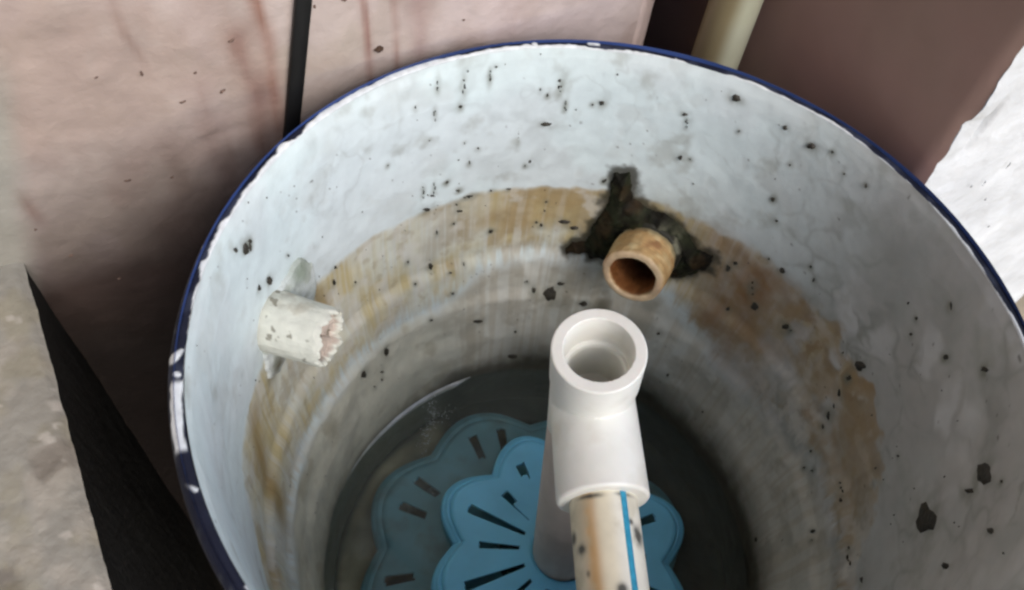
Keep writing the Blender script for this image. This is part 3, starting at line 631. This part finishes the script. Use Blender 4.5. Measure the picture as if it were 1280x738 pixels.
# broken white stub at the left wall
lo0 = np.array([-.222, -.018, -.137+H]); ld_ = -np.array([.98, .04, .04]); ld_ /= np.linalg.norm(ld_)
pr = densify([(.008, .0005), (.0075, .012), (.006, .0195), (.002, .0205), (.0, .0215), (-.001, .0235), (.0005, .0250), (.004, .0258), (.03, .0262), (.045, .0268), (.07, .0275)], .0014)
def brk(T, t, r):
    n = fbm(np.stack([np.cos(T).ravel()*4.5, np.sin(T).ravel()*4.5, t.ravel()*40], 1), 4, 141).reshape(T.shape)
    n2 = vnoise(np.stack([np.cos(T).ravel()*9, np.sin(T).ravel()*9, t.ravel()*120], 1), 142).reshape(T.shape)
    e = np.exp(-(t/.012)**2)*(r > .018)
    return t+(n-.5)*.010*e+(n2-.5)*.0022*e+(n-.5)*.008*(r < .018), r+(n-.5)*.0016+(n2-.5)*.0005
V, Fq = lathe(lo0, ld_, densify(pr, .0008), 200, brk)
rel_ = V-lo0; tt = rel_@ld_; rr = np.linalg.norm(rel_-tt[:, None]*ld_, axis=1)
cc = np.zeros((len(V), 3))+np.array([.69, .69, .60])
n1 = fbm(V*60, 4, 143)
cc = mix(cc, (.42, .38, .29), ss(.56, .72, n1)*.65)
cc = mix(cc, (.62, .63, .55), ss(.4, .6, fbm(V*40, 4, 144))*.5)
cc = mix(cc, (.52, .42, .35), ss(.021, .0195, rr)*.9)
cc = mix(cc, (.12, .10, .06), ss(.70, .76, fbm(V*130, 3, 145))*.7)
cc = mix(cc, (.25, .21, .15), ss(.045, .062, tt)*.6)
mesh_obj('pipe_stub', V, Fq, M_stub, barrel, cc, label='broken chalky white pipe stub at the left wall')

# ------------------------------------------------------------------ water
WZ = -.485
rw = .2415
th = np.linspace(0, 2*np.pi, 200, endpoint=False)
V = np.vstack([[(0, 0, WZ+H)], np.stack([np.cos(th)*rw, np.sin(th)*rw, th*0+WZ+H], 1)])
m = bpy.data.materials.new('murky_water'); m.use_nodes = True; n = m.node_tree; n.nodes.clear()
out = n.nodes.new('ShaderNodeOutputMaterial'); tr = n.nodes.new('ShaderNodeBsdfTransparent'); gl = n.nodes.new('ShaderNodeBsdfGlossy'); df = n.nodes.new('ShaderNodeBsdfDiffuse')
fr = n.nodes.new('ShaderNodeFresnel'); fr.inputs[0].default_value = 1.33
m1 = n.nodes.new('ShaderNodeMixShader'); m2 = n.nodes.new('ShaderNodeMixShader')
tr.inputs[0].default_value = (.90, .95, .93, 1); gl.inputs['Roughness'].default_value = .03; df.inputs[0].default_value = (.26, .31, .29, 1)
tx = n.nodes.new('ShaderNodeTexNoise'); tx.inputs['Scale'].default_value = 14; bpn = n.nodes.new('ShaderNodeBump'); bpn.inputs['Strength'].default_value = .12; bpn.inputs['Distance'].default_value = .004
tcn = n.nodes.new('ShaderNodeTexCoord'); n.links.new(tcn.outputs['Object'], tx.inputs['Vector']); n.links.new(tx.outputs[0], bpn.inputs['Height'])
n.links.new(bpn.outputs[0], gl.inputs['Normal']); n.links.new(bpn.outputs[0], fr.inputs['Normal'])
m1.inputs[0].default_value = .17
n.links.new(tr.outputs[0], m1.inputs[1]); n.links.new(df.outputs[0], m1.inputs[2])
n.links.new(fr.outputs[0], m2.inputs[0]); n.links.new(m1.outputs[0], m2.inputs[1]); n.links.new(gl.outputs[0], m2.inputs[2]); n.links.new(m2.outputs[0], out.inputs[0])
M_water = m
mesh_obj('water', V, [[0, i+1, (i+1) % 200+1] for i in range(200)], M_water, kind='structure')
# ------------------------------------------------------------------ blue flower-shaped basket
PCX, PCY, PZ = .024, .002, -.46
basket = empty('flower_basket', (PCX, PCY, .27), 'blue plastic flower shaped two tier strainer standing in the dark water', 'strainer')
def flower(cx, cy, zt, R1, R2, rin, slots, thick, skirt, phase, NT=720, NRR=64, bulge=0.0):
    th = np.arange(NT)*2*np.pi/NT
    c8 = .5+.5*np.cos(8*(th-math.radians(phase)))
    Ro = R1+(R2-R1)*c8**.62
    t = np.linspace(0, 1, NRR)
    zp = -.0055*ss(.905, .935, t)-.003*ss(.985, 1.0, t)
    r = rin+(Ro[:, None]-rin)*t[None, :]
    top = np.stack([cx+r*np.cos(th)[:, None], cy+r*np.sin(th)[:, None], zt+H+zp[None, :]-bulge*(r/R2)**2], -1)
    # rounded skirt
    sk = []
    for dr, dz in ((.0012, -.0075), (.002, -.010), (.0025, -skirt)):
        q = np.stack([cx+(Ro+dr)*np.cos(th), cy+(Ro+dr)*np.sin(th), zt+H+dz-bulge+th*0], -1); sk.append(q)
    inner = []
    hubl = np.stack([cx+(rin)*np.cos(th), cy+(rin)*np.sin(th), zt+H-thick*2+th*0], -1)
    G = np.concatenate([hubl[:, None], top, np.stack(sk, 1)], 1); nv = G.shape[1]
    Fq = gridf(NT, nv, True, False)
    tm = np.degrees(th)+.25; keep = np.ones((NT, nv-1), bool)
    rc = .5*(r[:, 1:]+r[:, :-1]); rc = .5*(rc+np.roll(rc, -1, 0))
    for (ang, r0, r1, wdeg) in slots:
        d = np.abs((tm-ang+180) % 360-180)
        keep[:, 1:NRR] &= ~((d < wdeg/2)[:, None] & (rc > r0) & (rc < r1))
    return G.reshape(-1, 3), Fq[keep.ravel()]
sl = []
for k in range(8):
    ca = 174+45*k
    sl.append((ca+3, .047, .116, 5.5)); sl.append((ca+24, .049, .094, 5.0))
fix = []
for (a0, r0, r1, w0) in sl:
    a0 = a0 % 360
    if abs(a0-153) < 4: fix.append((156, .076, .093, 6.5)); fix.append((158.5, .050, .076, 1.0))
    elif abs(a0-132) < 4: fix.append((136, .098, .112, 6)); fix.append((134, .092, .098, 1.5))
    else: fix.append((a0, r0, r1, w0))
def plate(name, args, mat, thick, lab=None):
    v, f = flower(*args)
    o = mesh_obj(name, v, f, mat, basket)
    md = o.modifiers.new('shell', 'SOLIDIFY'); md.thickness = thick; md.offset = -1
    if lab: o['label'] = lab
    return o
plate('upper_plate', (PCX, PCY, PZ, .117, .145, .036, fix, .003, .020, 174), M_lotus, .0035)
lows = [(174+45*k+o_, .132+.004*(k % 3), .166+.004*(k % 2), 4.0) for k in range(8) for o_ in (-7, 6)]
plate('lower_plate', (-.012, .006, -.535, .174, .198, .04, lows, .003, .02, 176), M_lotus2, .004, 'larger blue flower plate under the murky water')
# column between the plates
v, f = lathe((PCX, PCY, H), (0, 0, 1), [(-.58, .036), (-.470, .036)], 64)
mesh_obj('column', v, f, M_lotus2, basket)
for k in range(4):
    t = math.radians(20+90*k)
    v, f = lathe((.01+.10*math.cos(t), .10*math.sin(t), H), (0, 0, 1), [(-.58, .008), (-.48, .008)], 20)
    mesh_obj('leg', v, f, M_lotus2, basket)

# ------------------------------------------------------------------ white tee with pipes
Mth = np.array([-.00867, -.00950, -.02544+H])
av = np.array([-.075, -.07, .995]); av /= np.linalg.norm(av)
vw = np.array([.01477442, -.54408101, .8389026]); er3 = np.array([.93912625, .2955707, .17515664]); eu3 = np.array([-.34325443, .78524761, .51532765])
b0 = vw*math.sin(math.radians(24))+math.cos(math.radians(24))*(.10*er3-.985*eu3); bv = b0-av*(av@b0); bv /= np.linalg.norm(bv)
OFF = .074
tee = empty('pipe_tee', (.024, .002, .42), 'white plastic pipe tee with open mouth on a pipe over the water', 'pipe fitting')
run = [(-.075, 0), (-.075, .0205), (-.034, .0205), (-.031, .0215), (-.0305, .0245), (0, .0250), (0, .0332), (-.0015, .0338), (-.040, .0334), (-.0425, .0324), (-.126, .0326), (-.126, 0)]
run = densify(run, .003)
v1 = lathe(Mth, av, run, 128)
bo = Mth-OFF*av
brn = densify([(.0, .0), (.0, .0326), (.0815, .0336), (.0830, .0326), (.0836, .0312), (.0836, .0)], .003)
V2, F2 = lathe(bo, bv, brn, 128)
sx = np.cross(av, bv); la_ = (V2-bo)@sx; tb = (V2-bo)@bv
tmin = np.sqrt(np.maximum(0, .0290**2-la_**2))
V2 = V2+np.maximum(0, tmin-tb)[:, None]*bv
v, f = joinm([v1, (V2, F2)])
tb_o = mesh_obj('tee_body', v, f, M_pvc, tee)
md_ = tb_o.modifiers.new('mould', 'REMESH'); md_.mode = 'VOXEL'; md_.voxel_size = .0006; md_.use_smooth_shade = True
md_ = tb_o.modifiers.new('fillet', 'SMOOTH'); md_.factor = .5; md_.iterations = 1
# weld seam where the branch meets the run, and a moulding line
# branch pipe
LB = .268
side = np.cross(bv, vw); side /= np.linalg.norm(side); fro = np.cross(side, bv)
if fro@vw < 0: fro = -fro
if side@er3 < 0: side = -side
npz = 220; tz = np.linspace(.06, LB, npz); thp = np.linspace(0, 2*np.pi, 160, endpoint=False)
T, TH = np.meshgrid(tz, thp, indexing='ij')
P = bo+T[..., None]*bv+.0245*(np.cos(TH)[..., None]*fro+np.sin(TH)[..., None]*side)
P = P.reshape(-1, 3); lat = np.sin(TH).ravel(); tl = T.ravel()+.0076; fr_ = np.cos(TH).ravel()
q = np.stack([lat*.0245, fr_*.0245, tl], 1)
pcn = np.zeros((len(P), 3))+np.array([.76, .69, .52])
pcn = mix(pcn, (.80, .77, .66), ss(.05, .5, lat))
ors = np.exp(-((lat+.42+(fbm(q*np.array([30, 30, 12]), 3, 151)-.5)*.3)/.20)**2)
pcn = mix(pcn, (.52, .27, .07), np.clip(ors*(.35+.9*fbm(q*np.array([60, 60, 14]), 4, 152)), 0, .9))
pcn = mix(pcn, (.50, .44, .30), ss(.5, .68, fbm(q*50, 4, 153))*.5)
for (l0, t0, wl, wt) in [(.86, .121, .10, .006), (-.92, .118, .08, .004), (-.74, .128, .12, .0035), (.28, .158, .14, .004), (.62, .0935, .2, .0012), (-.2, .094, .22, .0016), (-.45, .0935, .2, .0012), (.72, .112, .05, .002), (-.6, .145, .05, .002)]:
    dmk = np.exp(-(((lat-l0)/wl)**2+((tl-t0)/wt)**2+(fbm(q*200, 3, 154)-.5)*1.6))*(fr_ > -.2)
    pcn = mix(pcn, (.045, .045, .04), np.clip(dmk*1.3, 0, .93))
mesh_obj('branch_pipe', P, gridf(npz, 160, False, True), M_pipe, tee, pcn, label='cream branch pipe with orange stains and a blue stripe')
bp_o = bpy.data.objects['branch_pipe']
ts = np.linspace(.082, LB-.002, 80); ang = math.asin(.60)
V = []
for t in ts:
    j = .05*math.sin(t*90)*.2
    for da, h in ((-.105+j*.3, .02440), (-.095+j*.3, .02475), (.095+j*.3, .02475), (.105+j*.3, .02440)):
        A_ = ang+da; V.append(bo+t*bv+h*(math.cos(A_)*fro+math.sin(A_)*side))
mesh_obj('blue_stripe', np.array(V), gridf(80, 4), M_stripe, bp_o)
# riser
r0 = Mth-.10*av; r1 = np.array([PCX, PCY, PZ-.03+H]); rd = r1-r0; Lr = np.linalg.norm(rd)
V, Fq = lathe(r0, rd, densify([(0, .0318), (Lr, .0318)], .004), 96)
rc_ = np.zeros((len(V), 3))+np.array([.66, .56, .50])
rc_ = mix(rc_, (.50, .41, .36), ss(.45, .65, fbm(V*np.array([40, 40, 12]), 4, 161))*.7)
mesh_obj('riser_pipe', V, Fq, M_riser, tee, rc_, label='dull grey riser pipe below the tee')

# meniscus glint: bright reflection on the water's edge, painted as a pale arc
mp = [(-.0005, -.006), (.0002, -.003), (.0012, -.0012), (.0018, .0)]
v, f = lathe((0, 0, WZ+H), (0, 0, 1), [(t, .2400+r) for t, r in mp], 220, lambda T, t, r: (t, .2412+(r-.2412)*ss(130, 138, np.degrees(T)-90)*ss(188, 150, np.degrees(T)-90)))
mg = material('water_glint', (.75, .77, .75), rough=.06, noise=(60, .2), spec=1.0)
mg.node_tree.nodes['Principled BSDF'].inputs['Alpha'].default_value = .6
fa = np.degrees(np.arctan2(v[f][:, :, 1].mean(1), v[f][:, :, 0].mean(1))) % 360
f = f[(fa > 131) & (fa < 188)]
mo = mesh_obj('water_edge', v, f, mg, kind='structure')
# flecks of scum at the water's edge
fl = []
fr0 = np.random.default_rng(9)
for (x0, y0) in [(-.190, .124), (-.184, .120), (-.180, .112), (-.180, .100), (-.179, .092), (-.178, .083), (-.177, .069), (-.168, .122), (-.186, .112)]:
    for k in range(16):
        fl.append((x0+fr0.normal(0, .004), y0+fr0.normal(0, .0055), fr0.uniform(.2, .8), 0, 0, fr0.uniform(.3, 1.3)))
v, f = lumps(fl, lambda a_, z_, ds, dz, h: (a_+ds, z_+dz, WZ+H+h+.0004), h=.0008, n=7, seed=41)
sc = mesh_obj('scum_flecks', v, f, M_foam, kind='stuff')
sc['label'] = 'pale flecks of scum floating at the edge of the water'
